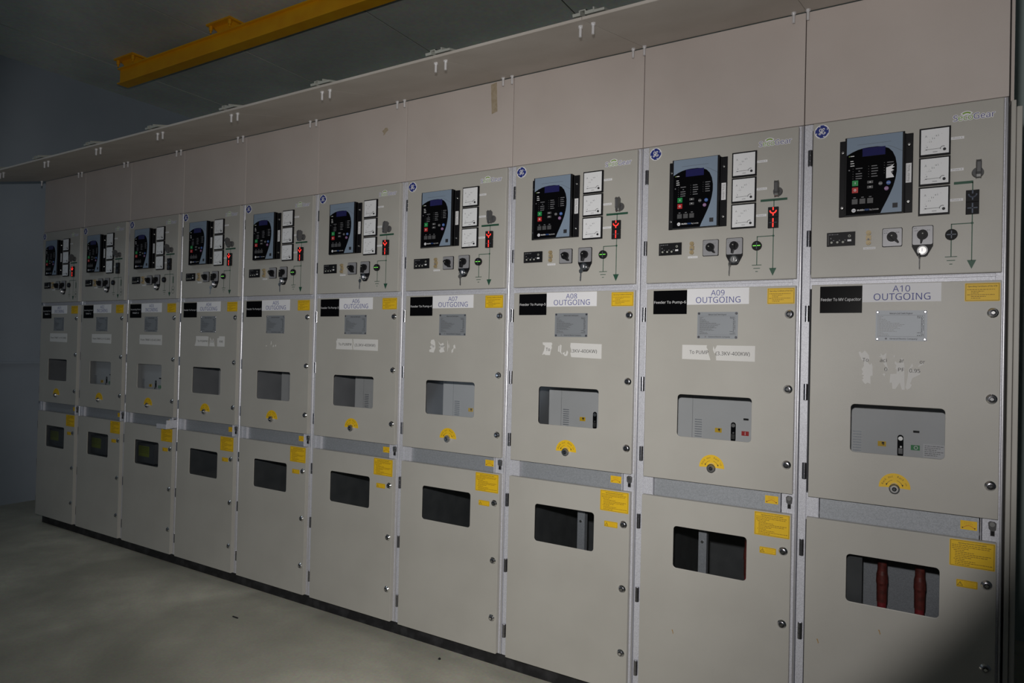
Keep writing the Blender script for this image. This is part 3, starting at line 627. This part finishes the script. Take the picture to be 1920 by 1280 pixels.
def f_breaker(kind):
    def f(m):
        m.box(.105, .560, 0, .20, 1.03, 1.45, 'breaker_grey'); y = -.0006
        m.rect(.172, .1735, 1.03, 1.45, y, 'ink_grey')
        for i in range(9): m.box(.185, .215, -.004, 0, 1.165+i*.0105, 1.169+i*.0105, 'zinc_dull')
        m.box(.274, .303, -.003, 0, 1.201, 1.220, 'yellow'); m.rect(.288, .297, 1.210, 1.218, -.0034, 'ink'); m.rect(.290, .297, 1.206, 1.2085, -.0034, 'ink')
        sl = rrect(.342, .363, 1.165, 1.250, .0104); m.poly(sl, y, 'black_gloss'); m.box(.346, .360, -.006, 0, 1.178, 1.199, 'chrome'); m.cyl(.3545, 1.205, .0035, -.008, 0, 'steel', 12); m.cyl(.3525, 1.236, .008, -.003, 0, 'steel', 14)
        m.box(.395, .416, -.003, 0, 1.262, 1.270, 'black'); m.box(.388, .418, -.003, 0, 1.196, 1.215, 'red' if kind == 'on' else 'green')
        if kind == 'on': m.rect(.402, .4045, 1.199, 1.212, -.0034, 'label_white')
        else: m.ring(.405, 1.2055, .0045, .0072, -.0034, 'label_white')
        m.box(.430, .500, -.002, 0, 1.172, 1.222, 'label_white'); R = random.Random(71)
        for i in range(6): m.dashes(.434, .496-(i % 3)*.01, 1.2145-i*.007, .0022, -.0024, 'ink_grey', R)
    return f
def f_inpost(x0, x1):
    def f(m): m.box(x0, x1, .14, .17, .10, .945, 'zinc_dull'); m.cyl((x0+x1)/2, .742, .006, .133, .14, 'steel', 12)
    return f
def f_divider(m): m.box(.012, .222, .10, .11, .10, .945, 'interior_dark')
def f_backsheet(m): m.box(.012, .638, .42, .43, .10, .945, 'zinc_dull')
def f_cable(m):
    m.vcyl(0, 0, .0165, .10, .615, 'cable_tail'); m.vcyl(0, 0, .0185, .60, .665, 'cable_red', r1=.0195); m.vcyl(0, 0, .0195, .665, .675, 'cable_red', r1=.0215); m.vcyl(0, 0, .0215, .675, .705, 'cable_red', r1=.0205); m.vcyl(0, 0, .0205, .705, .72, 'cable_red', r1=.0175); m.vcyl(0, 0, .0170, .72, .90, 'cable_red'); m.vcyl(0, 0, .010, .90, .945, 'steel')
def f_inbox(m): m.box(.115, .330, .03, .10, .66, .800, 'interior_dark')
def f_insticker(m): m.box(.135, .265, .0288, .03, .705, .780, 'sticker_lime'); [m.dashes(.145, .255, .768-i*.012, .003, .0284, 'ink', random.Random(i)) for i in range(4)]
def f_flap(m):
    m.box(.530, .640, -.080, -.076, .950, .978, 'zinc'); m.box(.530, .640, -.080, -.050, .947, .950, 'zinc'); m.box(.636, .640, -.076, -.002, .950, 1.005, 'zinc'); m.box(.606, .636, -.034, -.030, .950, 1.012, 'zinc')

HOOD = thing('dust_hood', 'long grey sheet steel hood sloping forward above the row of cubicles', 'hood', (0, 0, 2.70))
SL = math.atan2(.152, .628)
for k in range(1, 11):
    x0 = X[k-1]; x1 = X[k]
    hp = part('hood_panel', HOOD, 'hood', f_canopy, (x0, 0, -2.70)); hp.scale.x = (x1-x0)/W
    for dx in (-.040, .010) if k < 10 else (-.06, -.02):
        for yy, zz in ((-.040, 2.8437), (-.560, 2.7179)): part('hood_bolt', HOOD, 'hbolt', f_hbolt, (x1+dx, yy, zz-2.70), smooth=True)
for i in range(10): part('joint_clip', HOOD, 'clip', f_clip, (X[i], -.634, .0145)).rotation_euler.x = SL
for xx, yy, zz in ((-.005, -.04, 2.8437), (-.015, -.56, 2.7179), (.02, -.56, 2.7179)): part('hood_bolt', HOOD, 'hbolt', f_hbolt, (xx, yy, zz-2.70), smooth=True)
CAB = {}
for k in range(1, 11):
    x0 = X[k-1]; sx = (X[k]-x0)/W
    c = thing('switchgear_cabinet', LBL[k], 'switchgear cubicle', (x0, 0, 0), 'switchgear cubicles in the row'); c.scale.x = sx; CAB[k] = c
    part('frame', c, 'frame', f_frame, bevel=.0018); part('carcass', c, 'body', f_body); part('shutter_strip', c, 'shut', f_shutter)
    part('plinth', c, 'plinth', f_plinth); part('top_panel', c, 'panel', f_panel, bevel=.0015)
    # instrument compartment
    d = part('instrument_door', c, 'idoor', f_idoor, bevel=.003)
    for z in (2.287, 1.984): part('hinge', d, 'hinge', f_hinge, (.024, 0, z), smooth=True)
    part('round_emblem', d, 'logo', f_logo, label='blue round emblem with white script letters'); part('wordmark', d, 'word', f_word)
    rl = part('protection_relay', c, 'relay', f_relay, bevel=.0015); part('relay_faceplate', rl, 'face', f_face); part('display', rl, 'lcd', f_lcd)
    for i, (n_, s0, s1, t0, t1, cc, sy, rn) in enumerate(KEYS): part(n_, rl, 'key%d' % i, key_(s0, s1, t0, t1, cc, sy, rn))
    for sx_, sz_ in ((.141, 2.287), (.141, 2.085), (.356, 2.290), (.356, 2.090)): part('mounting_screw', rl, 'rscrew', f_rscrew, (sx_, DF-.006, sz_), smooth=True)
    part('sticker', rl, 'rtag', f_rtag, label='white sticker with upright lettering')
    if k == 10: part('torn_sticker', rl, 'rtorn', lambda m: m.prism([fs_(.72, .43), fs_(.80, .415), fs_(.86, .39), fs_(.83, .42), fs_(.87, .43), fs_(.81, .45), fs_(.86, .47), fs_(.80, .49), fs_(.84, .53), fs_(.86, .56), fs_(.72, .565)], DF-.0330, DF-.0324, 'white_paper'))
    for i, z in enumerate((2.2405, 2.1390, 2.0370)):
        mt = part('ammeter', c, 'meter', f_meter, (.387, 0, z)); part('dial', mt, 'dial', f_dial); part('needle', mt, 'needle', f_needle)
        part('phase_label', c, 'ph%d' % i, f_phase('ABC'[i]), (0, 0, (2.2945, 2.1870, 2.0840)[i]))
    h = part('rotary_handle', c, 'hbase', f_handle_base, (.562, DF, 2.170), smooth=True)
    g = part('grip', h, 'grip', f_handle, bevel=.002)
    if k <= 6: g.rotation_euler.y = radians((35, -35, -25, -20, 6, 12)[k-1])
    part('mimic_diagram', c, 'mimic' + ('in' if k <= 3 else 'cap' if k == 10 else 'out'), f_mimic('in' if k <= 3 else 'cap' if k == 10 else 'out'), label='green one line diagram')
    part('position_indicator', c, 'flag%d' % (k in LIT), f_flag(k in LIT), label='red lit position indicator' if k in LIT else 'unlit position indicator')
    part('earth_indicator', c, 'earth%d' % (k in EARTH), f_earth(k in EARTH), label='green lit round earth indicator' if k in EARTH else 'unlit round earth indicator')
    part('voltage_indicator', c, 'ind', f_ind); tt = part('test_terminal', c, 'term', f_term, smooth=True); part('terminal_label', tt, 'ttag', f_ttag)
    s1 = part('selector_switch', c, 'sw1', f_sw1); kb = part('knob', s1, 'knob', f_knob, (.307, DF-.0065, 1.970), smooth=True); kb.rotation_euler.y = radians(-40 if k != 10 else -42)
    s2 = part('key_switch', c, 'sw2', f_sw2); kb = part('knob', s2, 'knob', f_knob, (.4015, DF-.0065, 1.971), smooth=True); kb.rotation_euler.y = radians(8); part('lock_barrel', s2, 'barrel', f_barrel, smooth=True)
    # breaker compartment
    d = part('breaker_door', c, 'mdoor', f_mdoor, bevel=.0018, rec=True)
    for z in (1.702, 1.408, 1.113): part('hinge', d, 'hinge', f_hinge, (.023, 0, z), smooth=True)
    for z in (1.700, 1.415, 1.129): part('door_lock', d, 'lock', f_lock, (.611, DF, z), smooth=True)
    part('window_pane', d, 'panem', f_pane_m)
    part('name_sign', c, 'sign%d' % k, f_sign(k), label='white sign reading A%02d %s' % (k, INFO[k][0])); part('feeder_sign', c, 'feed%d' % k, f_feed(k)); part('warning_label', c, 'warn', f_warn)
    rp = part('rating_plate', c, 'plate', f_plate)
    for rx in (.265, .414):
        for rz in (1.6095, 1.7045): part('rivet', rp, 'rivet', f_rivet, (rx, DF-.0015, rz), smooth=True)
    part('paper_label', c, 'torn%d' % k, f_torn(k), label='torn paper label' if k > 3 else 'whole paper label')
    part('racking_label', c, 'rack', f_rack); part('racking_socket', c, 'socket', f_socket, smooth=True)
    if k in (2, 3): part('circuit_breaker', c, 'brkoff', f_breaker('off'), (-.018, .024, .010))
    elif k == 1: pass
    else: part('circuit_breaker', c, 'brkoff' if k == 10 else 'brkon', f_breaker('off' if k == 10 else 'on'), (0 if k != 10 else -.012, .23, 0))
    # band between the doors
    part('band_label', c, 'bandlab', f_bandlab); part('latch', c, 'latch', f_latch)
    if k == 3: part('steel_flap', c, 'flap', f_flap, label='bright steel flap sticking out')
    # cable compartment
    d = part('cable_door', c, 'ldoor', f_ldoor, bevel=.0018, rec=True)
    for z in (.826, .515, .205): part('hinge', d, 'hinge', f_hinge, (.018, 0, z), smooth=True)
    for z in (.802, .528, .255): part('door_lock', d, 'lock', f_lock, (.605, DF, z), smooth=True)
    part('window_pane', d, 'panel_l', f_pane_l)
    part('instruction_label', c, 'instr', f_instr); part('caution_label', c, 'caut', f_caut)
    if k <= 3: bx = part('dark_box', c, 'inbox', f_inbox); part('lime_sticker', bx, 'insticker', f_insticker)
    if k == 8: part('inner_post', c, 'post8', f_inpost(.315, .352))
    if k == 9: part('inner_post', c, 'post9', f_inpost(.236, .270))
    if k >= 9:
        if k == 10: part('inner_divider', c, 'divider', f_divider); part('back_sheet', c, 'bsheet', f_backsheet)
        for cx in ((.285, .414) if k == 10 else (.425,)): part('power_cable', c, 'cable', f_cable, (cx, .24, 0), smooth=True)
# marks on the paint
part('tape_residue', CAB[7], 'tape', lambda m: m.prism([(.520, 2.838), (.553, 2.845), (.557, 2.760), (.560, 2.700), (.528, 2.692), (.524, 2.76)], -.0046, -.004, 'residue'), label='strip of brown tape residue')
part('brown_stain', CAB[6], 'stain', lambda m: m.prism([(.478, 2.715), (.492, 2.722), (.500, 2.730), (.515, 2.728), (.522, 2.714), (.508, 2.706), (.498, 2.694), (.488, 2.690), (.490, 2.702)], -.0046, -.004, 'residue'))
for kk, xx, zz, an in ((10, .287, .575, .3), (10, .082, .495, .5), (9, .18, .40, .2)):
    part('paint_chip', CAB[kk], 'chip%s%s' % (kk, xx), lambda m: m.prism([(xx-.003, zz+.008), (xx+.001, zz+.009), (xx+.005, zz-.004), (xx+.003, zz-.009), (xx+.001, zz)], DF-.0006, DF, 'rust'))
# keys hang from the key switches
for k in range(4, 11):
    sx = (X[k]-X[k-1])/W
    o = part('key', None, 'thekey', f_key, (X[k-1]+(.388+(k % 3)*.003)*sx, DF-.0215 if 0 else DF-.022, 1.917), smooth=True)
    o['label'] = 'small steel key hanging from the key switch of cubicle A%02d' % k; o['category'] = 'key'; o['group'] = 'keys in the key switches'
    o.rotation_euler = (0, radians((6, -4, 3, -3, 2, 5, -2)[k-4]), radians((20, 10, 0, 55, 0, 75, 75)[k-4]))

# end cover beyond A10
e = thing('end_cover', 'narrow grey stepped end cover on the right side of cubicle A10', 'end cover', (6.480, 0, 0))
part('inner_strip', e, 'es1', lambda m: m.box(.003, .0165, -.004, 1.40, .02, 2.405, 'door_paint'), bevel=.002)
part('outer_strip', e, 'es2', lambda m: m.box(.0185, .034, .004, 1.40, .02, 2.385, 'door_paint'), bevel=.002)
part('upper_side', e, 'es3', lambda m: m.box(.003, .012, .02, 1.40, 2.409, 2.84, 'panel_paint'))
# scraps on the floor
def scrap(name, lab, x, y, f):
    o = part(name, None, 'scrap%s%s' % (x, y), f, (x, y, 0)); o['label'] = lab; o['category'] = 'debris'
scrap('twig', 'short dark sliver lying on the concrete floor', 2.98, -.30, lambda m: m.box(-.022, .022, -.003, .003, 0, .005, 'ink'))
scrap('pebble', 'small dark pebble on the floor below cubicle A07', 4.23, -.06, lambda m: m.prism([(-.006, 0), (.006, 0), (.004, .006), (-.003, .007)], -.005, .005, 'ink'))
